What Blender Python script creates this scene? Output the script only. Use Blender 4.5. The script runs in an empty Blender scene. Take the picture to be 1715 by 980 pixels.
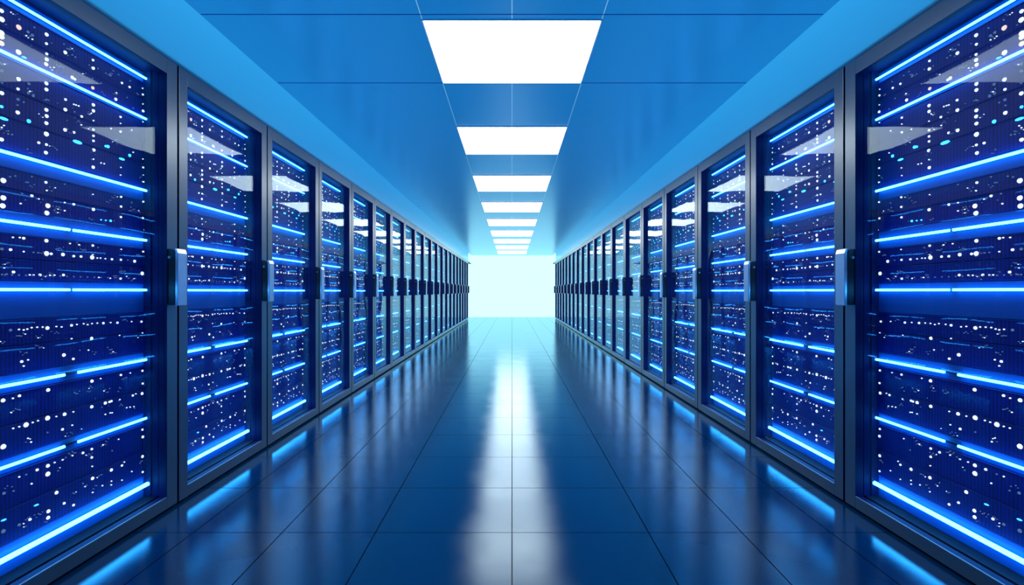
import bpy, bmesh, math, random
from mathutils import Vector, Matrix

# ---------------------------------------------------------------- helpers
COL = bpy.context.scene.collection

def bx(bm, x0, x1, y0, y1, z0, z1):
    """axis aligned box"""
    if x0 > x1: x0, x1 = x1, x0
    v = [bm.verts.new((x, y, z)) for x in (x0, x1) for y in (y0, y1) for z in (z0, z1)]
    for f in ((0, 1, 3, 2), (4, 6, 7, 5), (0, 4, 5, 1), (2, 3, 7, 6), (0, 2, 6, 4), (1, 5, 7, 3)):
        bm.faces.new([v[i] for i in f])
    return v

def obj(name, bm, mat, parent=None, bevel=0.0, seg=2):
    me = bpy.data.meshes.new(name)
    bmesh.ops.recalc_face_normals(bm, faces=bm.faces)
    bm.to_mesh(me); bm.free()
    for m in (mat if isinstance(mat, (list, tuple)) else [mat]):
        me.materials.append(m)
    o = bpy.data.objects.new(name, me); COL.objects.link(o)
    if parent is not None: o.parent = parent
    if bevel:
        md = o.modifiers.new('bevel', 'BEVEL'); md.width = bevel; md.segments = seg
        md.limit_method = 'ANGLE'; md.angle_limit = math.radians(40)
    return o

def struct(name, bm, mat, bevel=0):
    o = obj(name, bm, mat, None, bevel); o['kind'] = 'structure'; return o

# ---------------------------------------------------------------- materials
def new_mat(name):
    m = bpy.data.materials.new(name); m.use_nodes = True
    nt = m.node_tree; nt.nodes.clear()
    out = nt.nodes.new('ShaderNodeOutputMaterial')
    return m, nt, out

def principled(name, col, rough=0.5, metal=0.0, spec=0.5, noise=0.0, nscale=6.0, bump=0.0, bscale=80):
    m, nt, out = new_mat(name)
    p = nt.nodes.new('ShaderNodeBsdfPrincipled')
    p.inputs['Base Color'].default_value = (*col, 1)
    p.inputs['Roughness'].default_value = rough
    p.inputs['Metallic'].default_value = metal
    p.inputs['Specular IOR Level'].default_value = spec
    tc = nt.nodes.new('ShaderNodeTexCoord')
    if noise:
        n = nt.nodes.new('ShaderNodeTexNoise'); n.inputs['Scale'].default_value = nscale
        n.inputs['Detail'].default_value = 4
        nt.links.new(tc.outputs['Object'], n.inputs['Vector'])
        r = nt.nodes.new('ShaderNodeMapRange')
        r.inputs['To Min'].default_value = rough - noise; r.inputs['To Max'].default_value = rough + noise
        nt.links.new(n.outputs['Fac'], r.inputs['Value']); nt.links.new(r.outputs['Result'], p.inputs['Roughness'])
    if bump:
        n2 = nt.nodes.new('ShaderNodeTexNoise'); n2.inputs['Scale'].default_value = bscale
        nt.links.new(tc.outputs['Object'], n2.inputs['Vector'])
        b = nt.nodes.new('ShaderNodeBump'); b.inputs['Strength'].default_value = bump; b.inputs['Distance'].default_value = 0.002
        nt.links.new(n2.outputs['Fac'], b.inputs['Height']); nt.links.new(b.outputs['Normal'], p.inputs['Normal'])
    nt.links.new(p.outputs['BSDF'], out.inputs['Surface'])
    return m

def emitter(name, col, strength):
    m, nt, out = new_mat(name)
    e = nt.nodes.new('ShaderNodeEmission')
    e.inputs['Color'].default_value = (*col, 1); e.inputs['Strength'].default_value = strength
    nt.links.new(e.outputs['Emission'], out.inputs['Surface'])
    return m

def M(nt, op, a, b=None, c=None):
    n = nt.nodes.new('ShaderNodeMath'); n.operation = op
    for i, v in enumerate((a, b, c)):
        if v is None: continue
        if isinstance(v, (int, float)): n.inputs[i].default_value = v
        else: nt.links.new(v, n.inputs[i])
    return n.outputs[0]
LEDS = [
    (0.212,2.026,3,'w'), (0.213,1.997,4,'w'), (0.212,1.950,4,'w'), (0.212,1.937,4,'w'), (0.212,1.914,4,'o'), (0.272,2.030,1,'d'), (0.271,2.001,4,'o'),
    (0.270,1.912,4,'w'), (0.304,2.002,2,'d'), (0.320,1.999,2,'d'), (0.327,2.031,1,'d'), (0.290,1.903,1,'s'), (0.375,2.030,3,'w'), (0.374,1.995,2,'w'),
    (0.375,1.957,2,'w'), (0.375,1.936,3,'w'), (0.373,1.917,3,'w'), (0.452,2.000,3,'w'), (0.446,2.030,1,'d'), (0.472,2.022,1,'d'), (0.496,2.003,1,'d'),
    (0.482,2.005,1,'d'), (0.483,1.915,3,'w'), (0.494,1.913,2,'w'), (0.579,2.030,2,'w'), (0.580,1.997,3,'w'), (0.576,1.952,1,'d'), (0.578,1.913,3,'o'),
    (0.667,2.005,2,'d'), (0.731,1.999,2,'w'), (0.775,1.999,2,'w'), (0.697,1.912,3,'w'), (0.700,1.942,1,'w'), (0.854,2.026,1,'w'), (0.856,1.997,2,'w'),
    (0.856,1.952,1,'w'), (0.858,1.919,3,'w'), (0.884,1.980,1,'d'), (0.712,2.028,1,'d'), (0.778,2.029,1,'d'), (0.619,1.951,1,'d'), (0.760,1.945,1,'d'),
    (0.796,1.910,1,'d'), (0.604,2.006,1,'d'), (0.683,2.032,1,'d'), (0.643,2.004,1,'d'), (0.213,1.844,2,'d'), (0.213,1.820,2,'d'), (0.213,1.778,1,'d'),
    (0.213,1.743,3,'w'), (0.212,1.696,2,'c'), (0.270,1.816,3,'w'), (0.268,1.780,2,'w'), (0.268,1.743,2,'d'), (0.266,1.722,1,'d'), (0.267,1.696,3,'w'),
    (0.307,1.815,2,'d'), (0.305,1.781,2,'d'), (0.323,1.778,2,'d'), (0.288,1.741,1,'d'), (0.374,1.845,3,'w'), (0.374,1.822,3,'w'), (0.374,1.783,1,'d'),
    (0.374,1.745,3,'w'), (0.375,1.722,3,'w'), (0.374,1.695,3,'w'), (0.453,1.815,2,'w'), (0.452,1.775,3,'w'), (0.489,1.810,1,'w'), (0.499,1.811,1,'w'),
    (0.511,1.812,1,'w'), (0.492,1.781,1,'d'), (0.525,1.774,2,'w'), (0.523,1.739,1,'w'), (0.581,1.843,3,'w'), (0.581,1.818,3,'w'), (0.581,1.777,1,'w'),
    (0.581,1.739,2,'w'), (0.581,1.713,2,'w'), (0.581,1.692,2,'w'), (0.723,1.843,2,'w'), (0.723,1.814,1,'w'), (0.723,1.777,2,'w'), (0.651,1.770,1,'w'),
    (0.671,1.773,1,'w'), (0.787,1.805,1,'w'), (0.778,1.767,1,'w'), (0.856,1.867,1,'w'), (0.307,1.679,3,'c'), (0.219,1.657,2,'s'), (0.374,1.654,4,'w'),
    (0.451,1.695,3,'w'), (0.490,1.698,2,'w'), (0.455,1.665,2,'s'), (0.506,1.664,3,'s'), (0.212,1.583,3,'w'), (0.344,1.612,2,'w'), (0.374,1.614,2,'w'),
    (0.234,1.609,1,'d'), (0.247,1.611,1,'d'), (0.655,1.690,3,'c'), (0.643,1.688,2,'c'), (0.372,1.583,3,'w'), (0.583,1.654,3,'w'), (0.580,1.581,3,'w'),
    (0.581,1.615,1,'w'), (0.619,1.609,1,'w'), (0.635,1.610,1,'w'), (0.731,1.656,2,'s'), (0.776,1.685,3,'c'), (0.796,1.705,1,'w'), (0.725,1.617,1,'w'),
    (0.723,1.582,1,'w'), (0.856,1.690,1,'w'), (0.858,1.650,2,'w'), (0.858,1.614,1,'w'), (0.859,1.582,2,'w'), (0.881,1.674,1,'w'), (0.218,1.443,4,'w'),
    (0.218,1.383,4,'w'), (0.216,1.355,4,'w'), (0.318,1.410,2,'w'), (0.277,1.374,1,'w'), (0.282,1.411,1,'d'), (0.318,1.480,1,'d'), (0.374,1.493,3,'w'),
    (0.372,1.471,2,'w'), (0.375,1.441,1,'w'), (0.380,1.384,4,'w'), (0.376,1.356,4,'w'), (0.449,1.409,1,'w'), (0.489,1.409,2,'w'), (0.449,1.377,1,'w'),
    (0.580,1.489,2,'w'), (0.581,1.404,3,'w'), (0.726,1.485,2,'w'), (0.726,1.441,2,'w'), (0.725,1.394,2,'w'), (0.787,1.470,1,'d'), (0.858,1.487,2,'w'),
    (0.856,1.409,2,'w'), (0.859,1.354,1,'w'), (0.669,1.369,2,'c'), (0.643,1.367,1,'c'), (0.619,1.366,1,'c'), (0.449,1.481,1,'d'), (0.258,1.468,1,'d'),
    (0.240,1.461,1,'d'), (0.288,1.251,2,'w'), (0.274,1.252,1,'w'), (0.250,1.250,1,'w'), (0.374,1.251,3,'w'), (0.472,1.250,1,'w'), (0.513,1.249,1,'w'),
    (0.578,1.252,2,'w'), (0.604,1.246,1,'d'), (0.727,1.249,1,'w'), (0.858,1.249,2,'w'), (0.213,1.206,2,'d'), (0.242,1.206,2,'w'), (0.288,1.203,1,'w'),
    (0.324,1.203,1,'d'), (0.341,1.203,1,'d'), (0.375,1.203,4,'w'), (0.393,1.203,2,'w'), (0.442,1.204,3,'w'), (0.489,1.201,2,'w'), (0.522,1.202,2,'w'),
    (0.575,1.202,4,'w'), (0.600,1.201,1,'w'), (0.616,1.202,1,'w'), (0.641,1.201,1,'w'), (0.676,1.201,2,'w'), (0.725,1.202,2,'w'), (0.764,1.203,1,'d'),
    (0.805,1.200,3,'w'), (0.852,1.145,4,'w'), (0.723,1.117,2,'w'), (0.667,1.117,1,'w'), (0.608,1.119,1,'w'), (0.444,1.124,2,'w'), (0.406,1.122,1,'w'),
    (0.388,1.121,1,'w'), (0.349,1.121,2,'w'), (0.310,1.120,1,'w'), (0.324,1.120,1,'w'), (0.252,1.128,2,'w'), (0.229,1.120,1,'d'), (0.213,1.118,1,'d'),
    (0.871,1.113,1,'w'), (0.219,1.176,1,'d'), (0.239,1.176,1,'d'), (0.258,1.176,1,'d'), (0.279,1.176,1,'d'), (0.300,1.176,1,'d'), (0.321,1.176,1,'d'),
    (0.343,1.176,1,'d'), (0.365,1.176,1,'d'), (0.388,1.176,1,'d'), (0.412,1.175,1,'d'), (0.436,1.175,1,'d'), (0.461,1.175,1,'d'), (0.486,1.175,1,'d'),
    (0.512,1.175,1,'d'), (0.539,1.175,1,'d'), (0.567,1.175,1,'d'), (0.595,1.175,1,'d'), (0.624,1.175,1,'d'), (0.654,1.174,1,'d'), (0.685,1.174,1,'d'),
    (0.717,1.174,1,'d'), (0.749,1.174,1,'d'), (0.783,1.174,1,'d'), (0.818,1.174,1,'d'), (0.224,1.118,1,'d'), (0.247,1.118,1,'d'), (0.271,1.118,1,'d'),
    (0.296,1.118,1,'d'), (0.321,1.118,1,'d'), (0.347,1.119,1,'d'), (0.374,1.119,1,'d'), (0.401,1.119,1,'d'), (0.430,1.119,1,'d'), (0.459,1.119,1,'d'),
    (0.489,1.119,1,'d'), (0.520,1.119,1,'d'), (0.552,1.119,1,'d'), (0.585,1.119,1,'d'), (0.619,1.119,1,'d'), (0.655,1.120,1,'d'), (0.691,1.120,1,'d'),
    (0.729,1.120,1,'d'), (0.769,1.120,1,'d'), (0.809,1.120,1,'d'), (0.235,1.030,1,'c'), (0.372,1.034,1,'d'), (0.492,1.035,1,'d'), (0.518,1.035,1,'d'),
    (0.673,1.002,1,'c'), (0.659,1.000,1,'c'), (0.682,0.987,1,'d'), (0.499,1.001,1,'d'), (0.306,0.984,1,'d'), (0.497,0.969,1,'d'), (0.242,0.924,2,'d'),
    (0.271,0.924,1,'w'), (0.288,0.921,1,'w'), (0.301,0.923,1,'w'), (0.317,0.927,1,'w'), (0.338,0.927,1,'w'), (0.359,0.926,1,'w'), (0.378,0.921,3,'w'),
    (0.414,0.924,1,'w'), (0.436,0.921,1,'w'), (0.479,0.924,2,'w'), (0.503,0.926,1,'w'), (0.534,0.927,1,'w'), (0.553,0.922,1,'w'), (0.574,0.925,1,'w'),
    (0.600,0.925,1,'w'), (0.631,0.923,2,'w'), (0.669,0.923,1,'w'), (0.706,0.920,2,'w'), (0.787,0.920,1,'w'), (0.847,0.916,2,'w'), (0.381,0.865,4,'w'),
    (0.479,0.871,1,'w'), (0.572,0.863,3,'w'), (0.217,0.865,3,'w'), (0.446,0.810,3,'w'), (0.487,0.789,2,'w'), (0.557,0.816,1,'w'), (0.281,0.808,2,'w'),
    (0.304,0.811,1,'w'), (0.288,0.791,1,'w'), (0.717,0.863,1,'w'), (0.853,0.862,1,'w'), (0.217,0.683,3,'w'), (0.273,0.687,2,'w'), (0.250,0.683,1,'w'),
    (0.381,0.686,3,'w'), (0.574,0.684,3,'w'), (0.617,0.687,1,'w'), (0.725,0.684,2,'w'), (0.779,0.684,1,'w'), (0.853,0.682,2,'w'), (0.855,0.621,2,'w'),
    (0.794,0.577,2,'w'), (0.812,0.581,1,'w'), (0.851,0.574,3,'w'), (0.719,0.575,1,'w'), (0.641,0.577,3,'w'), (0.663,0.577,2,'w'), (0.673,0.578,2,'w'),
    (0.573,0.577,3,'w'), (0.487,0.577,1,'w'), (0.449,0.577,3,'w'), (0.414,0.577,1,'w'), (0.379,0.580,4,'w'), (0.341,0.580,1,'w'), (0.321,0.579,1,'w'),
    (0.297,0.577,4,'w'), (0.272,0.577,1,'w'), (0.251,0.577,1,'w'), (0.641,0.528,1,'w'), (0.667,0.528,1,'w'), (0.677,0.526,1,'w'), (0.758,0.529,1,'w'),
    (0.778,0.527,1,'w'), (0.800,0.524,1,'w'), (0.440,0.520,2,'w'), (0.482,0.525,1,'w'), (0.218,0.523,4,'w'), (0.315,0.509,1,'w'), (0.378,0.526,1,'d'),
    (0.853,0.402,2,'w'), (0.856,0.367,3,'w'), (0.854,0.274,3,'w'), (0.855,0.200,2,'w'), (0.712,0.399,1,'w'), (0.629,0.400,1,'w'), (0.677,0.359,1,'d'),
    (0.573,0.400,2,'w'), (0.573,0.365,2,'w'), (0.575,0.327,1,'w'), (0.577,0.276,3,'w'), (0.577,0.217,1,'w'), (0.531,0.398,2,'w'), (0.483,0.403,1,'w'),
    (0.440,0.401,1,'w'), (0.407,0.402,1,'w'), (0.380,0.399,3,'w'), (0.380,0.368,4,'w'), (0.338,0.399,2,'w'), (0.272,0.398,1,'w'), (0.297,0.397,1,'d'),
    (0.317,0.356,1,'w'), (0.220,0.361,2,'d'), (0.252,0.356,1,'d'), (0.673,0.276,3,'w'), (0.731,0.275,2,'w'), (0.744,0.286,1,'w'), (0.788,0.227,1,'w'),
    (0.673,0.227,1,'w'), (0.672,0.211,1,'w'), (0.626,0.226,1,'w'), (0.731,0.209,1,'w'), (0.415,0.283,3,'w'), (0.531,0.273,1,'d'), (0.335,0.270,1,'s'),
    (0.447,0.228,2,'w'), (0.488,0.203,2,'w'), (0.311,0.228,2,'w'), (0.382,0.226,3,'w'), (0.381,0.202,3,'w'), (0.272,0.227,2,'d'), (0.219,0.269,1,'s'),
    (0.218,0.231,3,'d'), (0.729,0.170,2,'c'), (0.664,0.169,2,'c'), (0.578,0.165,3,'w'), (0.516,0.167,2,'c'), (0.473,0.168,2,'c'), (0.418,0.164,2,'s'),
    (0.384,0.164,3,'s'), (0.351,0.165,1,'s'), (0.318,0.166,3,'s'), (0.276,0.166,3,'w'), (0.253,0.168,2,'s'), (0.215,0.167,2,'s'),
]

# ---------------------------------------------------------------- dimensions (metres)
EYE = 1.06            # camera height
AX = 1.656            # half width of the aisle, to the cabinet door fronts
CEIL = EYE + 1.475    # ceiling height
BACK = 22.1           # luminous end wall
CAB_H = 2.182         # cabinet height
W0 = 0.954            # cabinet pitch of the first cabinet
FACE = 0.103          # server fronts behind the door front

# floor: dark polished tiles, joints across the aisle every 0.536 m, joints along it as measured
def floor_material():
    m, nt, out = new_mat('polished dark floor tiles')
    tc = nt.nodes.new('ShaderNodeTexCoord')
    sx = nt.nodes.new('ShaderNodeSeparateXYZ'); nt.links.new(tc.outputs['Object'], sx.inputs[0])
    ax = M(nt, 'ABSOLUTE', sx.outputs['X'])
    d = ax
    for g in (0.60, 1.01, 1.40):
        d = M(nt, 'MINIMUM', d, M(nt, 'ABSOLUTE', M(nt, 'SUBTRACT', ax, g)))
    fy = M(nt, 'FRACT', M(nt, 'DIVIDE', M(nt, 'SUBTRACT', sx.outputs['Y'], 2.361 - 0.536 * 20.5), 0.536))
    dy = M(nt, 'MULTIPLY', M(nt, 'ABSOLUTE', M(nt, 'SUBTRACT', fy, 0.5)), 0.536)
    dm = M(nt, 'MINIMUM', d, dy)
    joint = M(nt, 'LESS_THAN', dm, JOINT)
    n = nt.nodes.new('ShaderNodeTexNoise'); n.inputs['Scale'].default_value = 3.0; n.inputs['Detail'].default_value = 8
    n.inputs['Roughness'].default_value = 0.65
    nt.links.new(tc.outputs['Object'], n.inputs['Vector'])
    mr = nt.nodes.new('ShaderNodeMapRange')
    mr.inputs['From Min'].default_value = 0.35; mr.inputs['From Max'].default_value = 0.7
    mr.inputs['To Min'].default_value = FL_R - 0.02; mr.inputs['To Max'].default_value = FL_R + 0.03
    nt.links.new(n.outputs['Fac'], mr.inputs['Value'])
    mc = nt.nodes.new('ShaderNodeMix'); mc.data_type = 'RGBA'
    mc.inputs['A'].default_value = (*FL_C, 1); mc.inputs['B'].default_value = (0.002, 0.006, 0.014, 1)
    nt.links.new(joint, mc.inputs['Factor'])
    rr = M(nt, 'ADD', mr.outputs['Result'], M(nt, 'MULTIPLY', joint, 0.05))
    dd = nt.nodes.new('ShaderNodeBsdfDiffuse'); nt.links.new(mc.outputs['Result'], dd.inputs['Color'])
    g = nt.nodes.new('ShaderNodeBsdfGlossy'); g.distribution = 'BECKMANN'; nt.links.new(rr, g.inputs['Roughness'])
    g.inputs['Color'].default_value = (*FL_G, 1)
    lw = nt.nodes.new('ShaderNodeLayerWeight'); lw.inputs['Blend'].default_value = 0.5
    f = M(nt, 'ADD', 0.075, M(nt, 'MULTIPLY', 0.925, M(nt, 'POWER', lw.outputs['Facing'], 4.6)))
    f = M(nt, 'MULTIPLY', f, M(nt, 'SUBTRACT', 1.0, M(nt, 'MULTIPLY', joint, 0.75)))
    mx = nt.nodes.new('ShaderNodeMixShader'); nt.links.new(f, mx.inputs['Fac'])
    nt.links.new(dd.outputs[0], mx.inputs[1]); nt.links.new(g.outputs[0], mx.inputs[2])
    nt.links.new(mx.outputs[0], out.inputs['Surface'])
    return m

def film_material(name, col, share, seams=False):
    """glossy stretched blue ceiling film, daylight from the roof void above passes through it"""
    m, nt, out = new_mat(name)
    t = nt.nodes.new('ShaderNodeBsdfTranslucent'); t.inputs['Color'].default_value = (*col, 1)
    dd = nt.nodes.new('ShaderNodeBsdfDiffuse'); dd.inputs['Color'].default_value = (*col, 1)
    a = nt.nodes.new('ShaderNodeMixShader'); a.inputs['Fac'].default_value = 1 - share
    if seams:                                 # pale ceiling grid lines, made clearer to pass more of the added light: one along the middle, one along each edge of the lamps
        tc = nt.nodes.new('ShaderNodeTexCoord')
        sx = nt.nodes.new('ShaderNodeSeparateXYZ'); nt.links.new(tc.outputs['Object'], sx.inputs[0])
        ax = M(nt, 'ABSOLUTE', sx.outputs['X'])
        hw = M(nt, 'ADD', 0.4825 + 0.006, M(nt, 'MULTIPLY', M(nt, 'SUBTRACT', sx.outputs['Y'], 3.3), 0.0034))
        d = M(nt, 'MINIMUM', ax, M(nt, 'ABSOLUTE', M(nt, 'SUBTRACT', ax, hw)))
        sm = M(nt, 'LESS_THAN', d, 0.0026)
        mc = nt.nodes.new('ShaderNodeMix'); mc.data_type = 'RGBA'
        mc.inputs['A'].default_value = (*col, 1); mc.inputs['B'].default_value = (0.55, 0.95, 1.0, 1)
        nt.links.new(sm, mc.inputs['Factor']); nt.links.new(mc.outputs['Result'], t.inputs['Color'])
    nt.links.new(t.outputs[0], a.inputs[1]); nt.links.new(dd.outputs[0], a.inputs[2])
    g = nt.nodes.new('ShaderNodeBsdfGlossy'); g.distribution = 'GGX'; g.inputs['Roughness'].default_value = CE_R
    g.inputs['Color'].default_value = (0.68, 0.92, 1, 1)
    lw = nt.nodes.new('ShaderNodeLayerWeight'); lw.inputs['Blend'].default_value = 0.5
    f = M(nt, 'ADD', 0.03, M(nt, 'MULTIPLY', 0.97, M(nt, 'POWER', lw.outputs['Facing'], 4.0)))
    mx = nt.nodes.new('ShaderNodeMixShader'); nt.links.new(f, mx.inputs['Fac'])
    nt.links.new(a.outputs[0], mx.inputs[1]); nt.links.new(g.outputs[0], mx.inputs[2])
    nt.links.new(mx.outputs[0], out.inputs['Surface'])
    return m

def glass_material():
    m, nt, out = new_mat('clear door glass')
    tr = nt.nodes.new('ShaderNodeBsdfTransparent'); tr.inputs['Color'].default_value = (0.95, 0.97, 1, 1)
    g = nt.nodes.new('ShaderNodeBsdfGlossy'); g.inputs['Roughness'].default_value = 0.015
    lw = nt.nodes.new('ShaderNodeLayerWeight'); lw.inputs['Blend'].default_value = 0.5
    f = M(nt, 'ADD', 0.008, M(nt, 'MULTIPLY', 0.45, M(nt, 'POWER', lw.outputs['Facing'], 4.0)))
    g.inputs['Color'].default_value = (0.62, 0.85, 1.0, 1)
    tc = nt.nodes.new('ShaderNodeTexCoord')
    n = nt.nodes.new('ShaderNodeTexNoise'); n.inputs['Scale'].default_value = 3.0; n.inputs['Detail'].default_value = 1
    nt.links.new(tc.outputs['Object'], n.inputs['Vector'])
    b = nt.nodes.new('ShaderNodeBump'); b.inputs['Strength'].default_value = 0.12; b.inputs['Distance'].default_value = 0.01
    nt.links.new(n.outputs['Fac'], b.inputs['Height']); nt.links.new(b.outputs['Normal'], g.inputs['Normal'])
    mx = nt.nodes.new('ShaderNodeMixShader'); nt.links.new(f, mx.inputs['Fac'])
    nt.links.new(tr.outputs[0], mx.inputs[1]); nt.links.new(g.outputs[0], mx.inputs[2])
    nt.links.new(mx.outputs[0], out.inputs['Surface'])
    return m

def server_material():
    """navy perforated server front: fine vertical louvre lines"""
    m, nt, out = new_mat('navy louvred server front')
    tc = nt.nodes.new('ShaderNodeTexCoord')
    sx = nt.nodes.new('ShaderNodeSeparateXYZ'); nt.links.new(tc.outputs['Object'], sx.inputs[0])
    fy = M(nt, 'FRACT', M(nt, 'MULTIPLY', sx.outputs['Y'], 70.0))
    slot = M(nt, 'GREATER_THAN', fy, 0.6)
    n = nt.nodes.new('ShaderNodeTexNoise'); n.inputs['Scale'].default_value = 1.0; n.inputs['Detail'].default_value = 2
    mp = nt.nodes.new('ShaderNodeMapping'); mp.inputs['Scale'].default_value = (1, 40, 6)
    nt.links.new(tc.outputs['Object'], mp.inputs['Vector']); nt.links.new(mp.outputs[0], n.inputs['Vector'])
    f = M(nt, 'MULTIPLY', slot, M(nt, 'MULTIPLY', n.outputs['Fac'], 1.1))
    mc = nt.nodes.new('ShaderNodeMix'); mc.data_type = 'RGBA'
    mc.inputs['A'].default_value = (*SV_C, 1); mc.inputs['B'].default_value = (SV_C[0] * .3, SV_C[1] * .3, SV_C[2] * .3, 1)
    nt.links.new(f, mc.inputs['Factor'])
    p = nt.nodes.new('ShaderNodeBsdfPrincipled'); p.inputs['Roughness'].default_value = 0.45; p.inputs['Specular IOR Level'].default_value = 0.15
    nt.links.new(mc.outputs['Result'], p.inputs['Base Color'])
    nt.links.new(p.outputs['BSDF'], out.inputs['Surface'])
    return m

JOINT = 0.0028
FL_R, FL_C, FL_G = 0.19, (0.003, 0.045, 0.11), (0.64, 0.86, 1.0)
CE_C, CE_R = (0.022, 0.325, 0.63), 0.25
SV_C = (0.001, 0.017, 0.24)
MAT = dict(
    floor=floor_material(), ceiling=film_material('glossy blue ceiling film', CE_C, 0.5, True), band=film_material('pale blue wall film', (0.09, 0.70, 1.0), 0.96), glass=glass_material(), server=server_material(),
    wall=principled('blue wall paint', (0.06, 0.62, 0.96), 0.4, noise=0.05),
    rear=principled('dark blue wall paint', (0.01, 0.06, 0.2), 0.6, noise=0.05),
    back=emitter('backlit white end wall', (0.47, 0.92, 1.0), 1.6),
    frame=principled('dark brushed steel', (0.14, 0.18, 0.21), 0.30, 0.9, noise=0.015, nscale=5),
    body=principled('black cabinet steel', (0.006, 0.009, 0.02), 0.6, 0.0, 0.1, noise=0.05),
    liner=principled('navy cabinet lining', (0.002, 0.008, 0.07), 0.6, 0.0, 0.2, noise=0.05),
    panel=principled('smooth navy blanking panel', (0.002, 0.085, 0.34), 0.5, 0.0, 0.2, noise=0.05),
    silver=principled('satin aluminium', (0.62, 0.66, 0.7), 0.3, 0.9, noise=0.06, nscale=20),
    black=principled('black handle plastic', (0.01, 0.012, 0.02), 0.35, 0.0, noise=0.05),
    bead=principled('bright steel bead', (0.35, 0.38, 0.42), 0.6, 0.3, noise=0.03),
    bar=emitter('blue light bar glow', (0.040, 0.42, 1.0), 17.0),
    bar_low=emitter('bright blue light bar glow', (0.040, 0.44, 1.0), 19.0),
    led_w=emitter('white indicator', (0.72, 0.92, 1.0), 1.5),
    led_d=emitter('dim blue indicator', (0.22, 0.44, 0.85), 0.38),
    led_c=emitter('cyan indicator', (0.04, 0.55, 1.0), 3.5),
    led_o=emitter('warm indicator', (1.0, 0.78, 0.66), 1.1),
    lamp=emitter('white lamp diffuser', (1.0, 0.985, 0.97), 6.8),
    lampframe=principled('white lamp trim', (0.5, 0.7, 0.85), 0.4),
    tbar=principled('pale ceiling rail', (0.5, 0.75, 0.95), 0.35),
    tbar_dark=principled('blue ceiling rail', (0.02, 0.2, 0.6), 0.35),
)

# ---------------------------------------------------------------- the room
Y0 = -2.5
bm = bmesh.new(); bx(bm, -2.9, 2.9, Y0, BACK, -0.12, 0.0); struct('floor', bm, MAT['floor'])
bm = bmesh.new()        # one translucent sheet, brightened by the added world light above it
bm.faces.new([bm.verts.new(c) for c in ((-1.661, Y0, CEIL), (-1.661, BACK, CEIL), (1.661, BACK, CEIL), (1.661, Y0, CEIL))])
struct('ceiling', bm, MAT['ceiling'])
for s, nm in ((-1, 'wall_left'), (1, 'wall_right')):
    bm = bmesh.new()
    # profile in plan: full-height wall behind the camera, niche for the cabinets, soffit above them
    bx(bm, s * 2.75, s * 2.9, 1.605, BACK, 0.0, CEIL)
    bx(bm, s * 1.661, s * 2.9, Y0, 1.605, 0.0, CEIL)
    struct(nm, bm, MAT['wall'])
    bm = bmesh.new(); bx(bm, s * 1.67, s * 2.75, 1.605, BACK, CAB_H + 0.004, CAB_H + 0.024)   # unseen board over the cabinets, added to keep world light out of their gaps
    struct('ceiling_%s' % nm[5:], bm, MAT['rear'])
    bm = bmesh.new()                          # wall band above the cabinets, made translucent and brightened by added world light behind
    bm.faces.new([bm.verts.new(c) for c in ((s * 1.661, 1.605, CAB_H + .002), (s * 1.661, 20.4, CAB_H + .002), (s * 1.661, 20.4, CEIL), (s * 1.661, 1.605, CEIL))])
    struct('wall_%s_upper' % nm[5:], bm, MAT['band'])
bm = bmesh.new(); bx(bm, -2.9, 2.9, BACK, BACK + 0.1, -0.1, CEIL + 0.02); struct('wall_back', bm, MAT['back'])
bm = bmesh.new(); bx(bm, -2.9, 2.9, Y0 - 0.1, Y0, -0.1, CEIL + 0.02); struct('wall_rear', bm, MAT['rear'])

# ---------------------------------------------------------------- ceiling lamps
LN = [2.918, 4.81, 6.84, 8.88, 10.95, 13.05, 15.2, 17.35, 19.5]
LF = [3.78, 5.75, 7.88, 9.93, 12.05, 14.3, 16.4, 18.65, 21.0]
LW = [.965 + .0068 * ((a + b) / 2 - 3.3) for a, b in zip(LN, LF)]
ORD = ['first', 'second', 'third', 'fourth', 'fifth', 'sixth', 'seventh', 'eighth', 'ninth', 'tenth', 'eleventh',
       'twelfth', 'thirteenth', 'fourteenth', 'fifteenth', 'sixteenth', 'seventeenth', 'eighteenth', 'nineteenth', 'twentieth']
for i, (a, b, w) in enumerate(zip(LN, LF, LW)):
    root = bpy.data.objects.new('ceiling_light', None); COL.objects.link(root)
    root.location = (0, (a + b) / 2, CEIL)
    root['category'] = 'ceiling light'; root['group'] = 'white light panels along the ceiling'
    if i == 0: root['label'] = 'largest square white light panel on the blue ceiling, closest to the camera'
    elif i == 8: root['label'] = 'smallest white light panel, farthest down the ceiling beside the glowing end wall'
    else: root['label'] = 'white light panel on the blue ceiling, %s in line counting from the camera' % ORD[i]
    l = (b - a) / 2; w2 = w / 2
    bm = bmesh.new(); bx(bm, -w2, w2, -l, l, -0.010, -0.006)
    obj('diffuser', bm, MAT['lamp'], root, 0.002)
    bm = bmesh.new()
    t = 0.008
    bx(bm, -w2 - t, -w2, -l - t, l + t, -0.007, 0); bx(bm, w2, w2 + t, -l - t, l + t, -0.007, 0)
    bx(bm, -w2, w2, -l - t, -l, -0.007, 0); bx(bm, -w2, w2, l, l + t, -0.007, 0)
    bx(bm, -w2, w2, -l, l, -0.006, 0)
    obj('lamp_frame', bm, MAT['lampframe'], root)

# thin rails of the ceiling that cross it
for k, y in enumerate((2.86, 3.80)):
    bm = bmesh.new(); bx(bm, -1.655, 1.655, y - 0.002, y + 0.002, CEIL - 0.003, CEIL)
    struct('trim_%d' % (1 + k), bm, MAT['tbar_dark'])

# ---------------------------------------------------------------- one server cabinet
def side_box(bm, s, d0, d1, y0, y1, z0, z1):
    """box given by its depth behind the door front (negative = into the aisle)"""
    return bx(bm, s * d0, s * d1, y0, y1, z0, z1)

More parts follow.
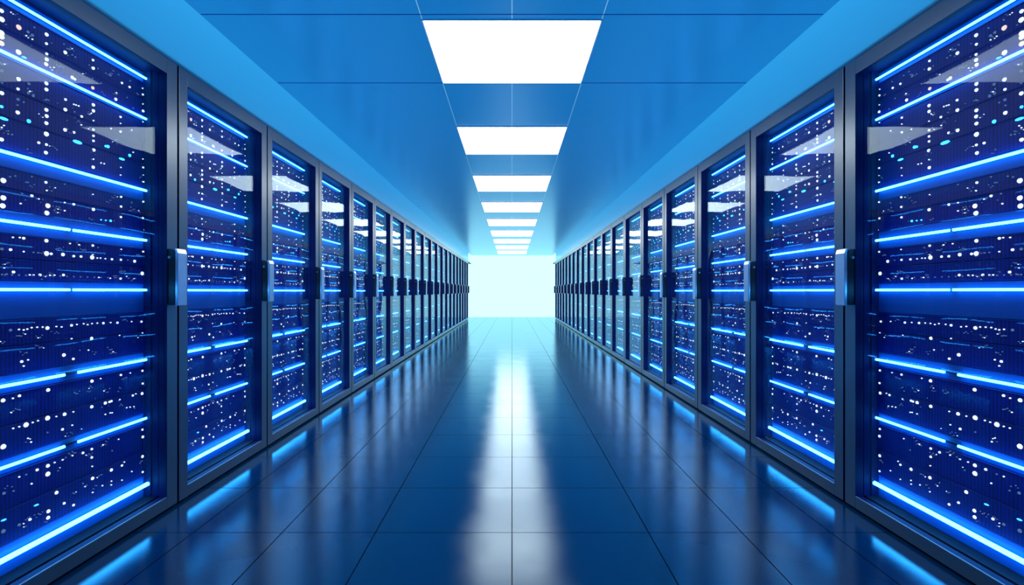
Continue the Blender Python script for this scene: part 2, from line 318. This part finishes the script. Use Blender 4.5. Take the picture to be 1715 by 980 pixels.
BARS = [(2.077, .0050, False), (1.884, .0050, False), (1.541, .0054, False), (1.3035, .0054, True),
        (1.066, .0054, True), (0.733, .0054, True), (0.453, .0054, True), (0.138, .009, False)]
UY0, UY1 = 0.088, 0.868
PANELS = [(2.057, 2.105), (1.874, 1.897), (1.492, 1.556), (1.262, 1.345), (0.96, 1.098), (0.704, 0.768), (0.425, 0.478), (0.075, 0.178)]
UNITS = [(1.897, 1.972), (1.972, 2.057), (1.668, 1.768), (1.768, 1.874), (1.556, 1.668), (1.420, 1.492), (1.345, 1.420),
         (1.176, 1.262), (1.098, 1.176), (0.868, 0.96), (0.768, 0.868), (0.593, 0.704), (0.478, 0.593), (0.300, 0.425), (0.178, 0.300)]
RAD = {1: .0028, 2: .0050, 3: .0070, 4: .0092}
KIND = {'w': 0, 'd': 1, 'c': 2, 'o': 3, 's': 2}

def led(bm, s, u, h, r, mi, stretch=1.0):
    n = 8; x0 = s * (FACE - 0.0005); x1 = s * (FACE - 0.004)
    ring = [[bm.verts.new((x, u + stretch * rr * math.cos(2 * math.pi * (k + .5) / n), h + rr * math.sin(2 * math.pi * (k + .5) / n))) for k in range(n)]
            for x, rr in ((x0, r), (x1, r * 0.85))]
    fs = [bm.faces.new(ring[1])]
    for k in range(n):
        fs.append(bm.faces.new((ring[0][k], ring[0][(k + 1) % n], ring[1][(k + 1) % n], ring[1][k])))
    for f in fs: f.material_index = mi

def all_leds():
    rnd = random.Random(7)
    L = list(LEDS)
    for u, h, r, k in list(LEDS):            # the strip of the front nearest the camera's edge repeats the first columns
        if u < 0.155 and rnd.random() < .7: L.append((u - 0.05, h - 0.004, r, k))
    for a, b in UNITS:                        # faint specks in short clusters
        for c in range(9):
            cu = rnd.uniform(0.1, 0.85); ch = rnd.uniform(a + .012, b - .012)
            for q in range(rnd.randint(1, 5)):
                L.append((cu + q * 0.0075, ch + rnd.uniform(-.008, .008), rnd.choice((0.0014, 0.0018, 0.0023)), rnd.choice('ddddw')))
    return L

def make_cabinet(s, fine):
    root = bpy.data.objects.new('server_cabinet', None); COL.objects.link(root)
    e = 0.0065
    bm = bmesh.new()                          # shell: sides, top, back, bottom
    side_box(bm, s, .045, 1.02, e, .030, .055, CAB_H)
    side_box(bm, s, .045, 1.02, W0 - .030, W0 - e, .055, CAB_H)
    side_box(bm, s, .045, 1.02, .030, W0 - .030, 2.14, CAB_H)
    side_box(bm, s, .045, 1.02, .030, W0 - .030, .055, .075)
    side_box(bm, s, 1.00, 1.02, .030, W0 - .030, .075, 2.14)
    side_box(bm, s, .035, .99, e + .01, W0 - e - .01, 0.0, .055)
    obj('cabinet_body', bm, MAT['body'], root)
    bm = bmesh.new()                          # lining: side cheeks and head and foot panels between glass and servers
    side_box(bm, s, .042, .16, .030, .080, .075, 2.14)
    side_box(bm, s, .042, .16, .876, W0 - .030, .075, 2.14)
    side_box(bm, s, .042, .16, .080, .876, 2.118, 2.14)
    side_box(bm, s, FACE + .006, .16, .080, .876, 2.105, 2.118)
    obj('cabinet_lining', bm, MAT['liner'], root, 0.001)
    for y in ((.080, .087), (.869, .876)):
        bm = bmesh.new(); side_box(bm, s, .074, .14, y[0], y[1], .075, 2.118)
        obj('mounting_rail', bm, MAT['liner'], root, 0.0008)
    # door
    st = 0.075
    bm = bmesh.new()
    side_box(bm, s, 0, .040, e, st, .014, CAB_H - .002)
    side_box(bm, s, 0, .040, W0 - st - .004, W0 - e, .014, CAB_H - .002)
    side_box(bm, s, 0, .040, st, W0 - st - .004, 2.106, CAB_H - .002)
    side_box(bm, s, 0, .040, st, W0 - st - .004, .014, .070)
    bmesh.ops.remove_doubles(bm, verts=bm.verts, dist=1e-5)
    bm.normal_update()
    bmesh.ops.recalc_face_normals(bm, faces=bm.faces)
    for f in bm.faces:
        if abs(f.normal.x) < .5: f.material_index = 1      # returns darkened to navy to mute the bar reflections
    door = obj('door', bm, [MAT['frame'], MAT['liner']], root, 0.0015)
    bm = bmesh.new(); side_box(bm, s, .029, .034, st - .004, W0 - st, .066, 2.110)
    obj('glass_pane', bm, MAT['glass'], door)
    bm = bmesh.new(); side_box(bm, s, .001, .006, st, W0 - st - .004, .0695, .0713)  # bright strip added for the reflection along the lower ledge
    obj('edge_bead', bm, MAT['bead'], door)
    # handle on the far stile
    y0, y1, z0, z1 = .878, .944, .990, 1.268
    bm = bmesh.new()
    prof = [(0, z0 + .004), (-.036, z0 + .004), (-.036, z1 - .030), (-.030, z1 - .012), (-.018, z1 - .004), (0, z1 - .002)]
    va = [bm.verts.new((s * d, y0 + .002, z)) for d, z in prof]; vb = [bm.verts.new((s * d, y1 - .006, z)) for d, z in prof]
    bm.faces.new(va); bm.faces.new(vb[::-1])
    for k in range(len(prof)):
        q = (k + 1) % len(prof); bm.faces.new((va[k], vb[k], vb[q], va[q]))
    hb = obj('handle', bm, MAT['black'], door, 0.003)
    bm = bmesh.new()
    prof = [(-.037, z0), (-.050, z0 + .002), (-.051, z1 - .024), (-.044, z1 - .002), (-.034, z1), (-.037, z1 - .02)]
    va = [bm.verts.new((s * d, y0, z)) for d, z in prof]; vb = [bm.verts.new((s * d, y1, z)) for d, z in prof]
    bm.faces.new(va); bm.faces.new(vb[::-1])
    for k in range(len(prof)):
        q = (k + 1) % len(prof); bm.faces.new((va[k], vb[k], vb[q], va[q]))
    g = obj('handle_grip', bm, MAT['silver'], door, 0.002); g['label'] = 'satin aluminium grip plate'
    bm = bmesh.new()
    bmesh.ops.create_cone(bm, cap_ends=True, segments=16, radius1=.0075, radius2=.006, depth=.012,
                          matrix=Matrix.Translation((s * -.014, y0 - .004, z1 - .045)) @ Matrix.Rotation(math.pi / 2, 4, 'X'))
    obj('handle_bolt', bm, MAT['silver'], door)
    # light bars with their smooth carrier panels
    for (h, r, split), (a, b) in zip(BARS, PANELS):
        bm = bmesh.new(); side_box(bm, s, FACE + .004, .30, UY0, UY1, a + .001, b - .001)
        obj('blanking_panel', bm, MAT['panel'], root, 0.001)
        low = h < .2
        d1 = FACE - .006 if low else FACE - .004
        wide = .018 if h > .9 else .062
        segs = [(UY0 + .002, .470 - wide / 2), (.470 + wide / 2, UY1 - .002)] if split else [(UY0 + .002, UY1 + (.004 if low else -.002))]
        for p, q in segs:
            bm = bmesh.new(); n = 10
            ra = [bm.verts.new((s * (d1 - r + r * math.cos(2 * math.pi * k / n)), p, h + r * math.sin(2 * math.pi * k / n))) for k in range(n)]
            rb = [bm.verts.new((v.co.x, q, v.co.z)) for v in ra]
            bm.faces.new(ra); bm.faces.new(rb[::-1])
            for k in range(n): bm.faces.new((ra[k], rb[k], rb[(k + 1) % n], ra[(k + 1) % n]))
            for f in bm.faces: f.smooth = len(f.verts) == 4
            obj('light_bar', bm, MAT['bar_low' if low else 'bar'], root)
        bm = bmesh.new()                      # slim carrier blade that holds the bar off its panel
        side_box(bm, s, d1 - .002, FACE + .006, UY0 + .002, UY1 - .002, h - .0014, h + .0014)
        obj('bar_holder', bm, MAT['body'], root)
    # server units, each with its indicator lamps
    leds = all_leds()
    for (a, b) in UNITS:
        bm = bmesh.new()
        side_box(bm, s, FACE, .75, UY0, UY1, a + .0012, b - .0012)
        # ear tabs and a slim lip along the top of the unit
        side_box(bm, s, FACE - .004, FACE + .001, UY0, UY0 + .012, a + .004, b - .004)
        side_box(bm, s, FACE - .004, FACE + .001, UY1 - .012, UY1, a + .004, b - .004)
        side_box(bm, s, FACE - .003, FACE + .001, UY0 + .012, UY1 - .012, b - .004, b - .0016)
        un = obj('server_unit', bm, MAT['server'], root, 0.0006, 1)
        mats = [MAT['led_w'], MAT['led_d'], MAT['led_c'], MAT['led_o']]
        bm = bmesh.new()
        for (u, h, r, k) in leds:
            if a + .003 <= h < b - .003 and UY0 + .006 < u < UY1 - .003:
                if fine and r >= 2:           # near the camera every clear lamp is a piece of its own
                    b1 = bmesh.new(); led(b1, s, u, h, RAD[r], 0, 3.2 if k == 's' else 1.0)
                    obj('indicator_light', b1, mats[KIND[k]], un)
                else:
                    led(bm, s, u, h, RAD.get(r, r), KIND[k], 3.2 if k == 's' else 1.0)
        sp = obj('indicator_specks', bm, mats, un); sp['kind'] = 'stuff'
    return root

def copy_tree(o, parent=None):
    c = o.copy(); COL.objects.link(c); c.parent = parent
    for ch in o.children: copy_tree(ch, c)
    return c

def bounds(inv):
    return [1490.4 * v for v in inv]
left_inv = [.001085, .001789, .002440, .003095, .003725] + [.003725 + (.01362 - .003725) * k / 16 for k in range(1, 17)]
right_inv = [.001085, .001798, .002506, .003215, .003925, .004600, .005320, .00602] + [.00602 + (.01385 - .00602) * k / 12 for k in range(1, 13)]
for s, inv, side in ((-1, left_inv, 'left'), (1, right_inv, 'right')):
    B = bounds(inv)
    fine, proto = make_cabinet(s, True), make_cabinet(s, False)
    n = len(B) - 1
    for i in range(n):
        o = fine if i == 0 else copy_tree(fine) if i < 3 else proto if i == 3 else copy_tree(proto)
        o.location = (s * AX, B[i], 0)
        o.scale = (1, (B[i + 1] - B[i]) / W0, 1)
        if i == 0: lab = 'tall glass-door server cabinet nearest the camera in the %s row, cut by the picture edge' % side
        elif i == n - 1: lab = 'last glass-door server cabinet of the %s row, beside the glowing end wall' % side
        else: lab = 'glass-door server cabinet with blue light bars, %s from the camera in the %s row' % (ORD[i], side)
        o['label'] = lab; o['category'] = 'server cabinet'; o['group'] = 'server cabinets in the %s row' % side

# ---------------------------------------------------------------- added world light that brightens ceiling and wall band, camera, output
sc = bpy.context.scene
w = bpy.data.worlds.new('roof void'); sc.world = w; w.use_nodes = True
w.node_tree.nodes['Background'].inputs['Color'].default_value = (0.49, 0.72, 1.0, 1)
w.node_tree.nodes['Background'].inputs['Strength'].default_value = 1.32

cam = bpy.data.cameras.new('camera'); co = bpy.data.objects.new('camera', cam); COL.objects.link(co)
co.location = (0, 0, EYE); co.rotation_euler = (math.pi / 2, 0, 0)
cam.sensor_width = 36; cam.lens = 36 * 900 / 1715; cam.shift_y = -2 / 1715
cam.clip_start = 0.05
sc.camera = co
sc.view_settings.view_transform = 'Standard'; sc.view_settings.look = 'None'
sc.view_settings.gamma = 1; sc.view_settings.exposure = 0; sc.view_settings.use_curve_mapping = False
sc.cycles.use_denoising = True
sc.cycles.max_bounces = 8; sc.cycles.transparent_max_bounces = 24
sc.cycles.sample_clamp_indirect = 8
